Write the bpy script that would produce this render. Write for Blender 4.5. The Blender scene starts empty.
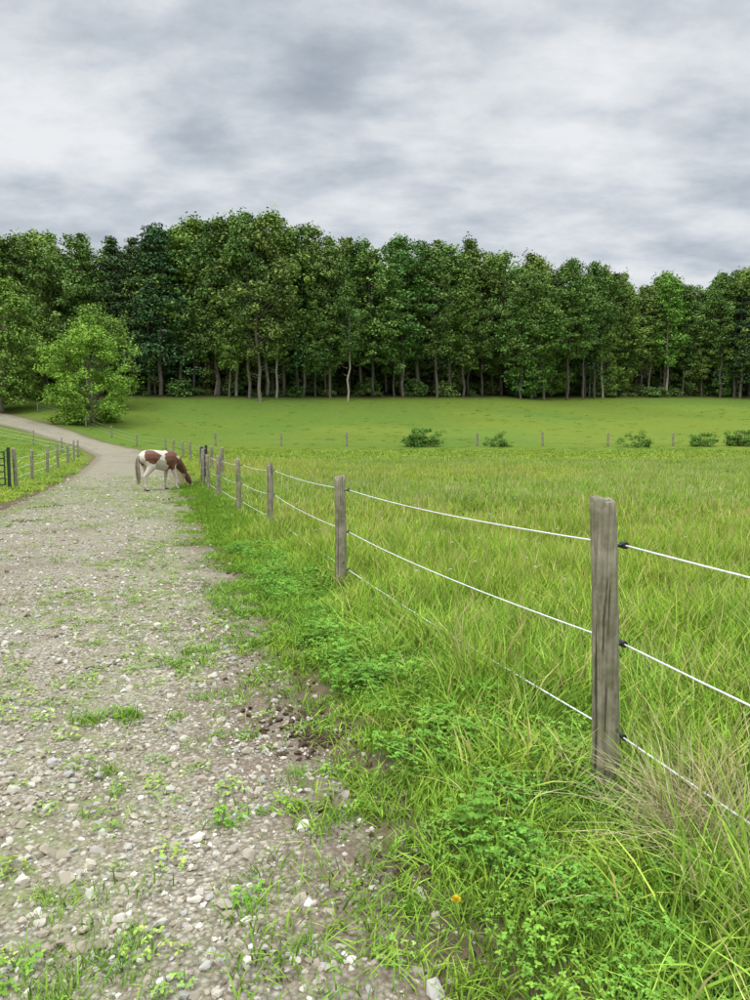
import bpy, bmesh, math, random
import numpy as np
from mathutils import Vector, Matrix
rad = math.radians
scene = bpy.context.scene
random.seed(7)

# ------------------------------------------------------------------ helpers
def _hash(ix, iy, s):
    n = (ix.astype(np.int64) * 374761393 + iy.astype(np.int64) * 668265263 + s * 1442695041) & 0x7fffffff
    n = ((n ^ (n >> 13)) * 1274126177) & 0x7fffffff
    return ((n ^ (n >> 16)) & 0xffff) / 65535.0

def vnoise(x, y, s=0):
    x = np.asarray(x, float); y = np.asarray(y, float)
    ix = np.floor(x); iy = np.floor(y)
    fx = x - ix; fy = y - iy
    fx = fx * fx * (3 - 2 * fx); fy = fy * fy * (3 - 2 * fy)
    a = _hash(ix, iy, s); b = _hash(ix + 1, iy, s); c = _hash(ix, iy + 1, s); d = _hash(ix + 1, iy + 1, s)
    return (a * (1 - fx) + b * fx) * (1 - fy) + (c * (1 - fx) + d * fx) * fy

def fbm(x, y, s=0, o=4):
    v = 0; a = .5; t = 0
    for i in range(o):
        v = v + a * vnoise(x * 2 ** i, y * 2 ** i, s + i * 17); t += a; a *= .5
    return v / t

def sstep(a, b, x):
    t = np.clip((np.asarray(x, float) - a) / (b - a), 0, 1)
    return t * t * (3 - 2 * t)

def smooth_table(ys, vs, sig=2.0, lo=-60, hi=260):
    g = np.arange(lo, hi, .25)
    v = np.interp(g, ys, vs)
    sl = (vs[1] - vs[0]) / (ys[1] - ys[0])
    v = np.where(g < ys[0], vs[0] + sl * (g - ys[0]), v)
    k = np.arange(-6 * sig, 6 * sig + .01, .25); k = np.exp(-k ** 2 / (2 * sig ** 2)); k /= k.sum()
    pad = len(k) // 2
    vp = np.concatenate([v[0] + (v[1] - v[0]) * np.arange(-pad, 0), v, v[-1] + (v[-1] - v[-2]) * np.arange(1, pad + 1)])
    vv = np.convolve(vp, k, mode='valid')
    return g, vv[:len(g)]

PG, PV = smooth_table([-30, 0, 3.1, 8, 14, 26, 50, 70, 85, 100], [0, 0, 0, -.15, -.19, -.15, .15, .55, .78, .98], 1.5)
EG, EV = smooth_table([-10, 0, 2, 4.5, 8, 12.7, 18, 26, 33, 45, 58, 70, 85, 100, 125],
                      [2.9, .55, .1, -.6, -1.5, -3.1, -4.7, -7.1, -9.2, -13.2, -17.6, -23.0, -35.4, -49, -74], .9)
WG, WV = smooth_table([-10, 20, 45, 60, 70, 85, 125], [4.8, 4.6, 4.4, 4.6, 5.4, 6.0, 6.0], 2)
def edgeR(y): return np.interp(y, EG, EV)
def roadW(y): return np.interp(y, WG, WV)
def edgeL(y): return edgeR(y) - roadW(y)

def Yf(x): return 122 + 44 * sstep(-45, 95, x) - 10 * sstep(-50, -95, x)

def T(x, y, micro=True):
    x = np.asarray(x, float); y = np.asarray(y, float)
    base = np.interp(y, PG, PV)
    base = np.where(y > 100, np.interp(100, PG, PV) , base)
    left = sstep(-18, -42, x) * sstep(52, 88, y) * 1.9
    yf = Yf(x)
    t = np.clip((y - 80) / (yf - 80), 0, None)
    z0 = np.interp(np.minimum(y, 80), PG, PV) + left
    zf = 1.6 + .0585 * yf
    up = z0 + (zf - z0) * np.minimum(t, 1) ** 1.45
    beyond = np.maximum(y - yf, 0)
    hill = 0.16 * np.minimum(beyond, 160) * (1 + .25 * sstep(0, -80, x))
    z = np.where(t > 0, up, base + left) + hill
    z = z + .10 * (fbm(x / 23, y / 23, 5, 2) - .5) * sstep(30, 60, y)
    if micro:
        er = edgeR(y)
        off = np.maximum(sstep(-.15, .5, x - er), sstep(.15, -.5, x - (er - roadW(y))))
        z = z + off * (.07 * (fbm(x * 1.3, y * 1.3, 9, 3) - .45) + .02) * (1 - sstep(25, 40, y))
    return z

def tz(x, y, micro=True): return float(T(np.array([x]), np.array([y]), micro)[0])

def link(o, parent=None):
    scene.collection.objects.link(o)
    if parent: o.parent = parent
    return o

def mesh_obj(name, verts, faces, mats=(), cols=None, midx=None, smooth=False, linkit=True, parent=None):
    me = bpy.data.meshes.new(name)
    me.from_pydata(verts if isinstance(verts, list) else np.asarray(verts).tolist(), [], faces if isinstance(faces, list) else np.asarray(faces).tolist())
    for m in mats: me.materials.append(m)
    if cols is not None:
        a = me.attributes.new("Col", 'FLOAT_COLOR', 'POINT')
        c = np.ones((len(me.vertices), 4)); c[:, :3] = np.asarray(cols)[:, :3]
        a.data.foreach_set("color", c.ravel())
    if midx is not None: me.polygons.foreach_set("material_index", np.asarray(midx, dtype=np.int32))
    if smooth: me.polygons.foreach_set("use_smooth", [True] * len(me.polygons))
    me.update()
    o = bpy.data.objects.new(name, me)
    if linkit: link(o, parent)
    return o

def empty(name, loc=(0, 0, 0)):
    e = bpy.data.objects.new(name, None); e.location = loc; link(e); e.empty_display_size = .3
    return e

class NT:
    def __init__(s, tree): s.t = tree; tree.nodes.clear()
    def n(s, typ, **kw):
        nd = s.t.nodes.new(typ)
        for k, v in kw.items():
            setattr(nd, k, v)
        return nd
    def l(s, a, b): s.t.links.new(a, b)
    def ramp(s, fac, stops, interp='LINEAR'):
        r = s.n('ShaderNodeValToRGB'); r.color_ramp.interpolation = interp
        e = r.color_ramp.elements
        while len(e) < len(stops): e.new(.5)
        for i, (p, c) in enumerate(stops):
            e[i].position = p; e[i].color = (*c, 1) if len(c) == 3 else c
        s.l(fac, r.inputs[0]); return r.outputs[0]
    def mix(s, fac, a, b, blend='MIX'):
        m = s.n('ShaderNodeMix', data_type='RGBA', blend_type=blend)
        for sock, v in ((m.inputs[0], fac), (m.inputs[6], a), (m.inputs[7], b)):
            if isinstance(v, (int, float)): sock.default_value = v
            elif isinstance(v, tuple): sock.default_value = (*v, 1)
            else: s.l(v, sock)
        return m.outputs[2]
    def math(s, op, a, b=None, clamp=False):
        m = s.n('ShaderNodeMath', operation=op); m.use_clamp = clamp
        for i, v in enumerate((a, b)):
            if v is None: continue
            if isinstance(v, (int, float)): m.inputs[i].default_value = v
            else: s.l(v, m.inputs[i])
        return m.outputs[0]
    def noise(s, vec, scale, detail=4, rough=.55, dist=0, out='Fac'):
        n = s.n('ShaderNodeTexNoise'); n.inputs['Scale'].default_value = scale
        n.inputs['Detail'].default_value = detail; n.inputs['Roughness'].default_value = rough
        n.inputs['Distortion'].default_value = dist
        if vec is not None: s.l(vec, n.inputs['Vector'])
        return n.outputs[out]
    def mapr(s, v, a, b, c, d):
        m = s.n('ShaderNodeMapRange'); s.l(v, m.inputs[0])
        for i, q in enumerate((a, b, c, d)): m.inputs[i + 1].default_value = q
        return m.outputs[0]

def new_mat(name):
    m = bpy.data.materials.new(name); m.use_nodes = True
    return m, NT(m.node_tree)

def finish(k, col, rough=.8, bump=None, bstr=.3, bdist=.02, spec=.3):
    p = k.n('ShaderNodeBsdfPrincipled'); p.inputs['Roughness'].default_value = rough
    p.inputs['Specular IOR Level'].default_value = spec
    if isinstance(col, tuple): p.inputs['Base Color'].default_value = (*col, 1)
    else: k.l(col, p.inputs['Base Color'])
    if bump is not None:
        b = k.n('ShaderNodeBump'); b.inputs['Strength'].default_value = bstr; b.inputs['Distance'].default_value = bdist
        k.l(bump, b.inputs['Height']); k.l(b.outputs[0], p.inputs['Normal'])
    o = k.n('ShaderNodeOutputMaterial'); k.l(p.outputs[0], o.inputs[0])
    return p

# ------------------------------------------------------------------ materials
def veg_mat(name, gain=(1, 1, 1), inst='INSTANCER'):
    m, k = new_mat(name)
    at = k.n('ShaderNodeAttribute', attribute_name="Col"); col = at.outputs['Color']
    if inst:
        ti = k.n('ShaderNodeAttribute', attribute_name="tint", attribute_type=inst)
        col = k.mix(1.0, col, ti.outputs['Color'], 'MULTIPLY')
    col = k.mix(1.0, col, gain, 'MULTIPLY')
    p = k.n('ShaderNodeBsdfDiffuse'); k.l(col, p.inputs['Color'])
    o = k.n('ShaderNodeOutputMaterial'); k.l(p.outputs[0], o.inputs[0])
    return m

M_grass = veg_mat("grass_blades", (1.16, 1.20, .95))
M_grass1 = veg_mat("dry_blades", (1.05, 1.05, 1), None)
M_leafI = veg_mat("forest_leaves", (1.08, 1.10, .96))
M_leaf1 = veg_mat("tree_leaves", (1.10, 1.14, .95), None)

def bark_mat(name, a, b):
    m, k = new_mat(name)
    tc = k.n('ShaderNodeTexCoord'); mp = k.n('ShaderNodeMapping'); mp.inputs['Scale'].default_value = (3, 3, .5)
    k.l(tc.outputs['Object'], mp.inputs[0])
    n = k.noise(mp.outputs[0], 2.5, 3, .7)
    oi = k.n('ShaderNodeObjectInfo')
    c = k.ramp(n, [(.3, a), (.7, b)])
    c = k.mix(1.0, c, k.ramp(oi.outputs['Random'], [(0, (.6, .6, .6)), (.8, (1.3, 1.3, 1.3)), (.93, (2.2, 2.2, 2.2))]), 'MULTIPLY')
    d = k.n('ShaderNodeBsdfDiffuse'); k.l(c, d.inputs[0]); o = k.n('ShaderNodeOutputMaterial'); k.l(d.outputs[0], o.inputs[0])
    return m
M_bark = bark_mat("tree_bark", (.09, .075, .06), (.24, .21, .175))

m, k = new_mat("meadow_ground"); M_ground = m
at = k.n('ShaderNodeAttribute', attribute_name="Col"); g = k.n('ShaderNodeNewGeometry')
n2 = k.noise(g.outputs['Position'], 1.3, 6, .75); n3 = k.noise(g.outputs['Position'], 14, 4, .75)
c = k.mix(k.mapr(n2, .35, .7, 0, .6), at.outputs['Color'], k.mix(1.0, at.outputs['Color'], (.62, .72, .66), 'MULTIPLY'))
c = k.mix(k.mapr(n3, .3, .7, 0, .75), c, k.mix(1.0, c, (.5, .53, .5), 'MULTIPLY'))
d = k.n('ShaderNodeBsdfDiffuse'); k.l(c, d.inputs[0]); o = k.n('ShaderNodeOutputMaterial'); k.l(d.outputs[0], o.inputs[0])

m, k = new_mat("gravel"); M_gravel = m
at = k.n('ShaderNodeAttribute', attribute_name="Col"); g = k.n('ShaderNodeNewGeometry'); P = g.outputs['Position']
v = k.n('ShaderNodeTexVoronoi'); v.inputs['Scale'].default_value = 46; k.l(P, v.inputs['Vector'])
v2 = k.n('ShaderNodeTexVoronoi'); v2.inputs['Scale'].default_value = 105; k.l(P, v2.inputs['Vector'])
sep = k.n('ShaderNodeSeparateColor'); k.l(v.outputs['Color'], sep.inputs[0])
sep2 = k.n('ShaderNodeSeparateColor'); k.l(v2.outputs['Color'], sep2.inputs[0])
c = k.ramp(sep.outputs[0], [(0, (.22, .185, .13)), (.35, (.37, .325, .245)), (.7, (.47, .425, .335)), (.95, (.62, .585, .495))])
c2 = k.ramp(sep2.outputs[0], [(0, (.18, .15, .10)), (.5, (.34, .295, .21)), (1, (.50, .455, .355))])
c = k.mix(.5, c, c2)
d = k.mapr(v.outputs['Distance'], .25, .7, 1, .5)
c = k.mix(1.0, c, k.mix(1.0, (1, 1, 1), d, 'MULTIPLY'), 'MULTIPLY')
nb = k.noise(P, .9, 4, .65)
c = k.mix(k.mapr(nb, .5, .72, 0, .5), c, (.22, .18, .125))
sepa = k.n('ShaderNodeSeparateColor'); k.l(at.outputs['Color'], sepa.inputs[0])
ng = k.noise(P, 6, 4, .75)
gm = k.math('MULTIPLY', sepa.outputs[1], k.mapr(ng, .42, .6, 0, .75), True)
c = k.mix(gm, c, (.20, .225, .09))
dm = k.math('MULTIPLY', sepa.outputs[0], k.mapr(ng, .35, .6, .25, .9), True)
c = k.mix(dm, c, k.mix(ng, (.08, .058, .04), (.21, .155, .105)))
finish(k, c, .95, k.math('MULTIPLY', v.outputs['Distance'], -1.0), .7, .02, .15)

m, k = new_mat("stone"); M_stone = m
oi = k.n('ShaderNodeObjectInfo')
c = k.ramp(oi.outputs['Random'], [(0, (.21, .175, .125)), (.2, (.35, .305, .23)), (.45, (.46, .415, .33)), (.62, (.52, .485, .405)), (.75, (.38, .37, .345)), (.88, (.38, .315, .23)), (.96, (.70, .665, .59))])
d = k.n('ShaderNodeBsdfDiffuse'); k.l(c, d.inputs[0]); d.inputs[1].default_value = .4; o = k.n('ShaderNodeOutputMaterial'); k.l(d.outputs[0], o.inputs[0])

m, k = new_mat("soil_clod"); M_soil = m
g = k.n('ShaderNodeNewGeometry'); n = k.noise(g.outputs['Position'], 60, 5, .7)
finish(k, k.ramp(n, [(.3, (.04, .028, .018)), (.7, (.14, .095, .058))]), .95, n, .8, .01, .15)

m, k = new_mat("weathered_wood"); M_wood = m
tc = k.n('ShaderNodeTexCoord'); mp = k.n('ShaderNodeMapping'); mp.inputs['Scale'].default_value = (1, 1, .045)
k.l(tc.outputs['Object'], mp.inputs[0])
n = k.noise(mp.outputs[0], 70, 7, .7, .4); nl = k.noise(tc.outputs['Object'], 6, 6, .7)
nc = k.noise(mp.outputs[0], 26, 3, .6, 1.0)
c = k.ramp(n, [(.25, (.13, .11, .08)), (.43, (.29, .255, .19)), (.6, (.42, .375, .29)), (.78, (.57, .53, .44))])
c = k.mix(k.mapr(nl, .42, .6, 0, .85), c, k.mix(1.0, c, (.52, .56, .43), 'MULTIPLY'))
crack = k.mapr(nc, .36, .42, 1, 0)
c = k.mix(k.math('MULTIPLY', crack, .8), c, (.045, .035, .025))
vk = k.n('ShaderNodeTexVoronoi'); vk.inputs['Scale'].default_value = 7; k.l(tc.outputs['Object'], vk.inputs['Vector'])
c = k.mix(k.mapr(vk.outputs['Distance'], .06, .13, .75, 0), c, (.05, .035, .025))
sx = k.n('ShaderNodeSeparateXYZ'); k.l(tc.outputs['Object'], sx.inputs[0])
c = k.mix(k.mapr(sx.outputs[2], 0, .35, .6, 0), c, k.mix(1.0, c, (.5, .5, .38), 'MULTIPLY'))
hb = k.math('SUBTRACT', n, k.math('MULTIPLY', crack, .8))
finish(k, c, .9, hb, 1.0, .01, .15)

m, k = new_mat("white_rope"); M_rope = m
tc = k.n('ShaderNodeTexCoord'); n = k.noise(tc.outputs['Object'], 90, 2, .5)
finish(k, k.ramp(n, [(.3, (.5, .5, .5)), (.45, (.82, .82, .82))]), .6)
m, k = new_mat("grey_wire"); M_wire = m
tc = k.n('ShaderNodeTexCoord'); n = k.noise(tc.outputs['Object'], 9, 2, .5)
finish(k, k.ramp(n, [(.3, (.22, .23, .22)), (.6, (.42, .43, .42))]), .6)
m, k = new_mat("black_plastic"); M_black = m
tc = k.n('ShaderNodeTexCoord'); finish(k, k.ramp(k.noise(tc.outputs['Object'], 40), [(.3, (.012, .012, .013)), (.7, (.03, .03, .03))]), .45, spec=.5)
m, k = new_mat("dark_green_steel"); M_steel = m
tc = k.n('ShaderNodeTexCoord'); finish(k, k.ramp(k.noise(tc.outputs['Object'], 20), [(.3, (.012, .022, .018)), (.7, (.03, .045, .035))]), .5, spec=.5)

m, k = new_mat("horse_coat"); M_coat = m
at = k.n('ShaderNodeAttribute', attribute_name="Col"); tc = k.n('ShaderNodeTexCoord')
n = k.noise(tc.outputs['Object'], 30, 4, .6)
finish(k, k.mix(k.mapr(n, .3, .7, 0, .35), at.outputs['Color'], k.mix(1.0, at.outputs['Color'], (.7, .66, .6), 'MULTIPLY')), .6, n, .2, .01, .3)

m, k = new_mat("flower_petal"); M_petal = m
at = k.n('ShaderNodeAttribute', attribute_name="Col"); finish(k, at.outputs['Color'], .7)

# ------------------------------------------------------------------ horse (built first, while the scene is light)
def build_horse():
    bones = []
    def ch(lst):
        for a_, b_ in zip(lst[:-1], lst[1:]): bones.append((a_, b_))
    ch([(-.72, 0, 1.10, .13, .19, .18), (-.58, 0, 1.11, .2, .30, .27), (-.38, 0, 1.10, .2, .31, .30), (-.13, 0, 1.04, .2, .32, .34), (.12, 0, 1.00, .2, .32, .36), (.34, 0, 1.04, .2, .28, .34), (.50, 0, 1.05, .17, .23, .28), (.60, 0, 1.0, .13, .18, .22)])
    ch([(.26, 0, 1.27, .16, .09, .12), (.43, 0, 1.24, .13, .09, .12)])
    ch([(.50, 0, 1.08, .18, .17, .27), (.70, 0, .93, .16, .13, .23), (.88, 0, .73, .13, .10, .18), (1.02, 0, .54, .1, .08, .13), (1.08, 0, .43, .09, .085, .11)])
    ch([(1.07, 0, .42, .095, .088, .105), (1.14, 0, .31, .098, .086, .11), (1.21, 0, .2, .073, .064, .083), (1.26, 0, .11, .058, .056, .06), (1.28, 0, .065, .053, .053, .048)])
    for s_ in (1, -1):
        f = .10 if s_ > 0 else -.07
        ch([(-.52, .14 * s_, 1.05, .2, .16, .24), (-.45 + f * .3, .18 * s_, .84, .16, .13, .18), (-.55 + f * .7, .18 * s_, .66, .10, .085, .11), (-.68 + f, .17 * s_, .50, .064, .052, .07), (-.675 + f, .17 * s_, .42, .05, .043, .053), (-.65 + f, .17 * s_, .24, .04, .036, .04), (-.64 + f, .17 * s_, .15, .056, .052, .055), (-.60 + f, .17 * s_, .09, .052, .05, .04), (-.58 + f, .17 * s_, .04, .07, .066, .05), (-.575 + f, .17 * s_, .02, .074, .07, .03)])
        g_ = -.1 if s_ > 0 else .12
        ch([(.40, .14 * s_, 1.0, .14, .12, .2), (.36 + g_ * .2, .165 * s_, .8, .115, .095, .13), (.37 + g_ * .5, .165 * s_, .62, .076, .066, .09), (.39 + g_ * .9, .165 * s_, .45, .058, .052, .06), (.38 + g_, .165 * s_, .36, .044, .04, .045), (.38 + g_, .165 * s_, .2, .038, .035, .04), (.385 + g_, .165 * s_, .14, .054, .05, .052), (.42 + g_, .165 * s_, .08, .05, .048, .04), (.44 + g_, .165 * s_, .04, .068, .064, .05), (.445 + g_, .165 * s_, .02, .072, .068, .03)])
        ch([(1.03, .06 * s_, .50, .02, .025, .02), (.985, .085 * s_, .545, .016, .03, .026), (.95, .095 * s_, .58, .008, .012, .012)])
    bm = bmesh.new()
    for a_, b_ in bones:
        a_ = np.array(a_); b_ = np.array(b_); L_ = np.linalg.norm(b_[:3] - a_[:3]); n = max(2, int(L_ / (.3 * min(a_[3:].min(), b_[3:].min())) + 1))
        n = min(n, 14)
        for i in range(n + 1):
            p = a_ + (b_ - a_) * i / n
            bmesh.ops.create_icosphere(bm, subdivisions=2, radius=1, matrix=Matrix.Translation(p[:3]) @ Matrix.Diagonal((p[3], p[4], p[5], 1)))
    me = bpy.data.meshes.new("tmp"); bm.to_mesh(me); bm.free()
    t = bpy.data.objects.new("tmp", me); link(t)
    m_ = t.modifiers.new("r", 'REMESH'); m_.mode = 'VOXEL'; m_.voxel_size = .014; m_.use_smooth_shade = True
    m_ = t.modifiers.new("s", 'SMOOTH'); m_.factor = .6; m_.iterations = 6
    dg = bpy.context.evaluated_depsgraph_get(); dg.update()
    body = bpy.data.meshes.new_from_object(t.evaluated_get(dg)); bpy.data.objects.remove(t)
    n = len(body.vertices)
    co = np.zeros(n * 3); body.vertices.foreach_get("co", co); co = co.reshape(-1, 3)
    W = np.array((.60, .55, .46)); B = np.array((.15, .062, .033)); Hf = np.array((.08, .065, .05)); Dk = np.array((.10, .07, .06))
    wob = (fbm(co[:, 0] * 4 + 9, co[:, 2] * 4 + co[:, 1] * 3 + 7, 3, 4) - .5)
    def blob(c_, rr): return (np.sqrt((((co - np.array(c_)) / np.array(rr)) ** 2).sum(1)) + wob * 1.3) < 1
    br = blob((-.46, -.24, 1.18), (.26, .30, .30)) | blob((-.66, .1, 1.0), (.16, .2, .16)) | blob((.34, -.1, 1.08), (.30, .6, .36)) | blob((.80, 0, .80), (.36, .4, .30)) | blob((1.14, 0, .33), (.2, .3, .26))
    blaze = (np.abs(co[:, 1]) < .03) & (co[:, 0] > 1.1) & (co[:, 2] < .42)
    c_ = np.where(br[:, None], B, W)
    c_ = np.where(blaze[:, None], W, c_)
    c_ = np.where(((co[:, 0] > 1.23) & (co[:, 2] < .10))[:, None], Dk, c_)
    c_ = np.where(((co[:, 2] < .05) & (co[:, 0] < .9))[:, None], Hf, c_)
    at_ = body.attributes.new("Col", 'FLOAT_COLOR', 'POINT'); at_.data.foreach_set("color", np.concatenate([c_, np.ones((n, 1))], 1).ravel())
    body.materials.clear(); body.materials.append(M_coat)
    body.polygons.foreach_set("use_smooth", [True] * len(body.polygons))
    e = empty("horse")
    ob = bpy.data.objects.new("body", body); link(ob, e)
    for s_ in (1, -1):
        bmm = bmesh.new(); bmesh.ops.create_icosphere(bmm, subdivisions=2, radius=.017, matrix=Matrix.Translation((1.135, .081 * s_, .355)))
        bmesh.ops.create_icosphere(bmm, subdivisions=1, radius=.011, matrix=Matrix.Translation((1.30, .038 * s_, .09)))
        me = bpy.data.meshes.new("eye"); bmm.to_mesh(me); bmm.free(); me.materials.append(M_black); link(bpy.data.objects.new("eye", me), e)
    r = np.random.RandomState(5); V, Fc, C = [], [], []
    def strand(pts_, w_, c0):
        o = len(V); sd_ = r.randn(3) * np.array((1, 1, .1)); sd_ /= np.linalg.norm(sd_); m_ = len(pts_)
        for j, p in enumerate(pts_):
            ww = w_ * (1 - .8 * j / (m_ - 1)); V.extend([tuple(np.array(p) - sd_ * ww), tuple(np.array(p) + sd_ * ww)]); C.extend([c0, c0])
        for j in range(m_ - 1): Fc.append((o + 2 * j, o + 2 * j + 1, o + 2 * j + 3, o + 2 * j + 2))
    for i in range(300):
        a_ = r.rand() * 6.28; q = r.rand() ** .5; jx, jy = .05 * q * math.cos(a_), .05 * q * math.sin(a_)
        zb = .22 + .25 * r.rand() ** 2; c0 = np.array((.58, .52, .43)) if r.rand() < .7 else np.array((.25, .15, .09))
        strand([(-.80 + jx * .4, jy * .5, 1.2), (-.885 + jx * .8, jy, 1.1), (-.90 + jx * 1.3, jy * 1.5, .85), (-.88 + jx * 1.5, jy * 1.8, .6), (-.86 + jx, jy * 1.1, zb)], .008, c0 * (.7 + .5 * r.rand()))
    for i in range(340):
        t = r.rand(); crest = [(.44, 1.36), (.64, 1.19), (.82, .96), (.97, .74), (1.06, .57)]
        x_ = np.interp(t, np.linspace(0, 1, 5), [c_[0] for c_ in crest]); z_ = np.interp(t, np.linspace(0, 1, 5), [c_[1] for c_ in crest]) - .035
        L_ = .2 + .12 * r.rand(); c0 = np.array((.14, .065, .038)) if t > .3 or r.rand() < .4 else np.array((.5, .44, .36))
        sd_ = -1 if r.rand() < .8 else 1
        strand([(x_, 0, z_), (x_ + .0, .10 * sd_, z_ - .06), (x_ - .02, .15 * sd_, z_ - L_ * .6), (x_ - .03 + .03 * r.randn(), .16 * sd_, z_ - L_)], .007, c0 * (.7 + .6 * r.rand()))
    for i in range(50):
        strand([(1.09, r.randn() * .02, .51), (1.17, r.randn() * .03, .42), (1.21, r.randn() * .035, .33 - .04 * r.rand())], .006, np.array((.13, .06, .035)) * (.7 + .6 * r.rand()))
    mesh_obj("mane_and_tail", V, Fc, [M_coat], C, parent=e)
    return e
horse = build_horse()

# ------------------------------------------------------------------ world
w = bpy.data.worlds.new("World"); scene.world = w; w.use_nodes = True
k = NT(w.node_tree)
tc = k.n('ShaderNodeTexCoord'); s = k.n('ShaderNodeSeparateXYZ'); k.l(tc.outputs['Generated'], s.inputs[0])
zc = k.math('MAXIMUM', s.outputs[2], .0)
den = k.math('ADD', zc, .28)
cx = k.n('ShaderNodeCombineXYZ'); k.l(k.math('DIVIDE', s.outputs[0], den), cx.inputs[0]); k.l(k.math('DIVIDE', s.outputs[1], den), cx.inputs[1]); cx.inputs[2].default_value = 2.6
mp = k.n('ShaderNodeMapping'); mp.inputs['Scale'].default_value = (1, 1.5, 1); mp.inputs['Rotation'].default_value = (0, 0, .12); k.l(cx.outputs[0], mp.inputs[0])
a = k.noise(mp.outputs[0], 1.5, 3, .5, 0)
b = k.noise(mp.outputs[0], 4.6, 7, .6, 0)
vor = k.n('ShaderNodeTexVoronoi', feature='SMOOTH_F1'); vor.inputs['Scale'].default_value = 3.4; vor.inputs['Smoothness'].default_value = .7
wv = k.n('ShaderNodeVectorMath', operation='ADD'); k.l(mp.outputs[0], wv.inputs[0])
nzv = k.n('ShaderNodeTexNoise'); nzv.inputs['Scale'].default_value = 3.5; nzv.inputs['Detail'].default_value = 5; k.l(mp.outputs[0], nzv.inputs['Vector'])
scv = k.n('ShaderNodeVectorMath', operation='SCALE'); scv.inputs['Scale'].default_value = .45; k.l(nzv.outputs['Color'], scv.inputs[0]); k.l(scv.outputs[0], wv.inputs[1])
k.l(wv.outputs[0], vor.inputs['Vector'])
f = k.math('ADD', k.math('MULTIPLY', a, .50), k.math('MULTIPLY', b, .46))
f = k.math('ADD', f, k.mapr(vor.outputs['Distance'], .1, .7, -.03, .085))
cl = k.ramp(f, [(.30, (.36, .41, .475)), (.40, (.47, .52, .58)), (.48, (.60, .645, .70)), (.545, (.73, .765, .80)), (.64, (.87, .89, .91))])
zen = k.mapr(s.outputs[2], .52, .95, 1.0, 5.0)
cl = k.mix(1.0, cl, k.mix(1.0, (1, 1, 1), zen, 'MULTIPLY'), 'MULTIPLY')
sky = k.n('ShaderNodeTexSky', sky_type='NISHITA'); sky.sun_disc = False; sky.sun_elevation = rad(55); sky.sun_rotation = rad(210)
sk = k.n('ShaderNodeVectorMath', operation='SCALE'); k.l(sky.outputs[0], sk.inputs[0]); sk.inputs['Scale'].default_value = .1
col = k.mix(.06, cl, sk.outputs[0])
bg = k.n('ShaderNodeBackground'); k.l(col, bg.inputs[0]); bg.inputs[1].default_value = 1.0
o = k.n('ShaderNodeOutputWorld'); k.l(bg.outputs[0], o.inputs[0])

sd = bpy.data.lights.new("sun", 'SUN'); sd.energy = 1.4; sd.angle = rad(20); sd.color = (1, .97, .92)
so = bpy.data.objects.new("sun", sd); so.rotation_euler = (rad(35), 0, rad(-30)); so.location = (-10, -15, 30); link(so)

# ------------------------------------------------------------------ camera
cd = bpy.data.cameras.new("camera"); cam = bpy.data.objects.new("camera", cd); link(cam)
cd.sensor_fit = 'VERTICAL'; cd.sensor_height = 36; cd.lens = 26; cd.clip_end = 3000; cd.clip_start = .05
cam.location = (0, 0, 1.6); cam.rotation_euler = (rad(90 - 4.75), 0, 0)
scene.camera = cam
scene.view_settings.view_transform = 'Standard'; scene.view_settings.look = 'None'; scene.view_settings.exposure = 0; scene.view_settings.gamma = 1

# ------------------------------------------------------------------ terrain
def meadow_tint(x, y):
    n1 = sstep(.38, .64, fbm(x * .07 + 3, y * .09, 201, 4))[..., None] * .8
    n2 = sstep(.46, .68, fbm(x * .35, y * .35, 202, 3))[..., None] * .38 * (1 - .6 * sstep(30, 70, y))[..., None]
    c = np.ones(np.shape(x) + (3,))
    c = c * (1 - n1) + c * np.array((1.18, 1.04, .95)) * n1
    c = c * (1 - n2) + c * np.array((.70, .80, .78)) * n2
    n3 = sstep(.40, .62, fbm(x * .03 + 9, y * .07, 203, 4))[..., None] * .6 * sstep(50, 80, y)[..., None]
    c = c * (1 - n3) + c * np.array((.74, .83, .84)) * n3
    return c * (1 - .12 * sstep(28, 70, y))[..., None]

def grow(start, step, f, end):
    r = [start]
    while r[-1] < end: r.append(r[-1] + step); step *= f
    return r
xs = np.array(sorted([-v for v in grow(7, .12, 1.05, 700)] + list(np.arange(-6.88, 6.9, .12)) + grow(7, .12, 1.05, 700)))
ys = np.array(sorted([-v for v in grow(0, .3, 1.2, 60)][1:] + list(np.arange(0, 13, .12)) + grow(13, .12, 1.02, 900)))
X, Y = np.meshgrid(xs, ys)
Z = T(X, Y)
nx, ny = len(xs), len(ys)
idx = np.arange(nx * ny).reshape(ny, nx)
F = np.stack([idx[:-1, :-1], idx[:-1, 1:], idx[1:, 1:], idx[1:, :-1]], -1).reshape(-1, 4)
def ground_col(X, Y):
    d = X - edgeR(Y); dl = edgeL(Y) - X
    side = np.maximum(d, dl)
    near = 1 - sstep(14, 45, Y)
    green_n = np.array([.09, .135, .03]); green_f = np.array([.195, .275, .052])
    soil = np.array([.17, .125, .083])
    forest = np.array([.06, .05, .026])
    g = (green_f[None, None] * (1 - near[..., None]) + green_n[None, None] * near[..., None]) * meadow_tint(X, Y)
    sm = (1 - sstep(.15, 1.0, side + .5 * (fbm(X * 1.7, Y * 1.7, 3) - .5)))[..., None]
    c = g * (1 - sm) + soil * sm
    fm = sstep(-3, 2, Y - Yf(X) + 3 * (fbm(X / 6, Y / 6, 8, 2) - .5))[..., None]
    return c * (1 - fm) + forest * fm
GC = ground_col(X, Y)
mesh_obj("ground", np.stack([X, Y, Z], -1).reshape(-1, 3), F, [M_ground], GC.reshape(-1, 3), smooth=True)

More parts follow.
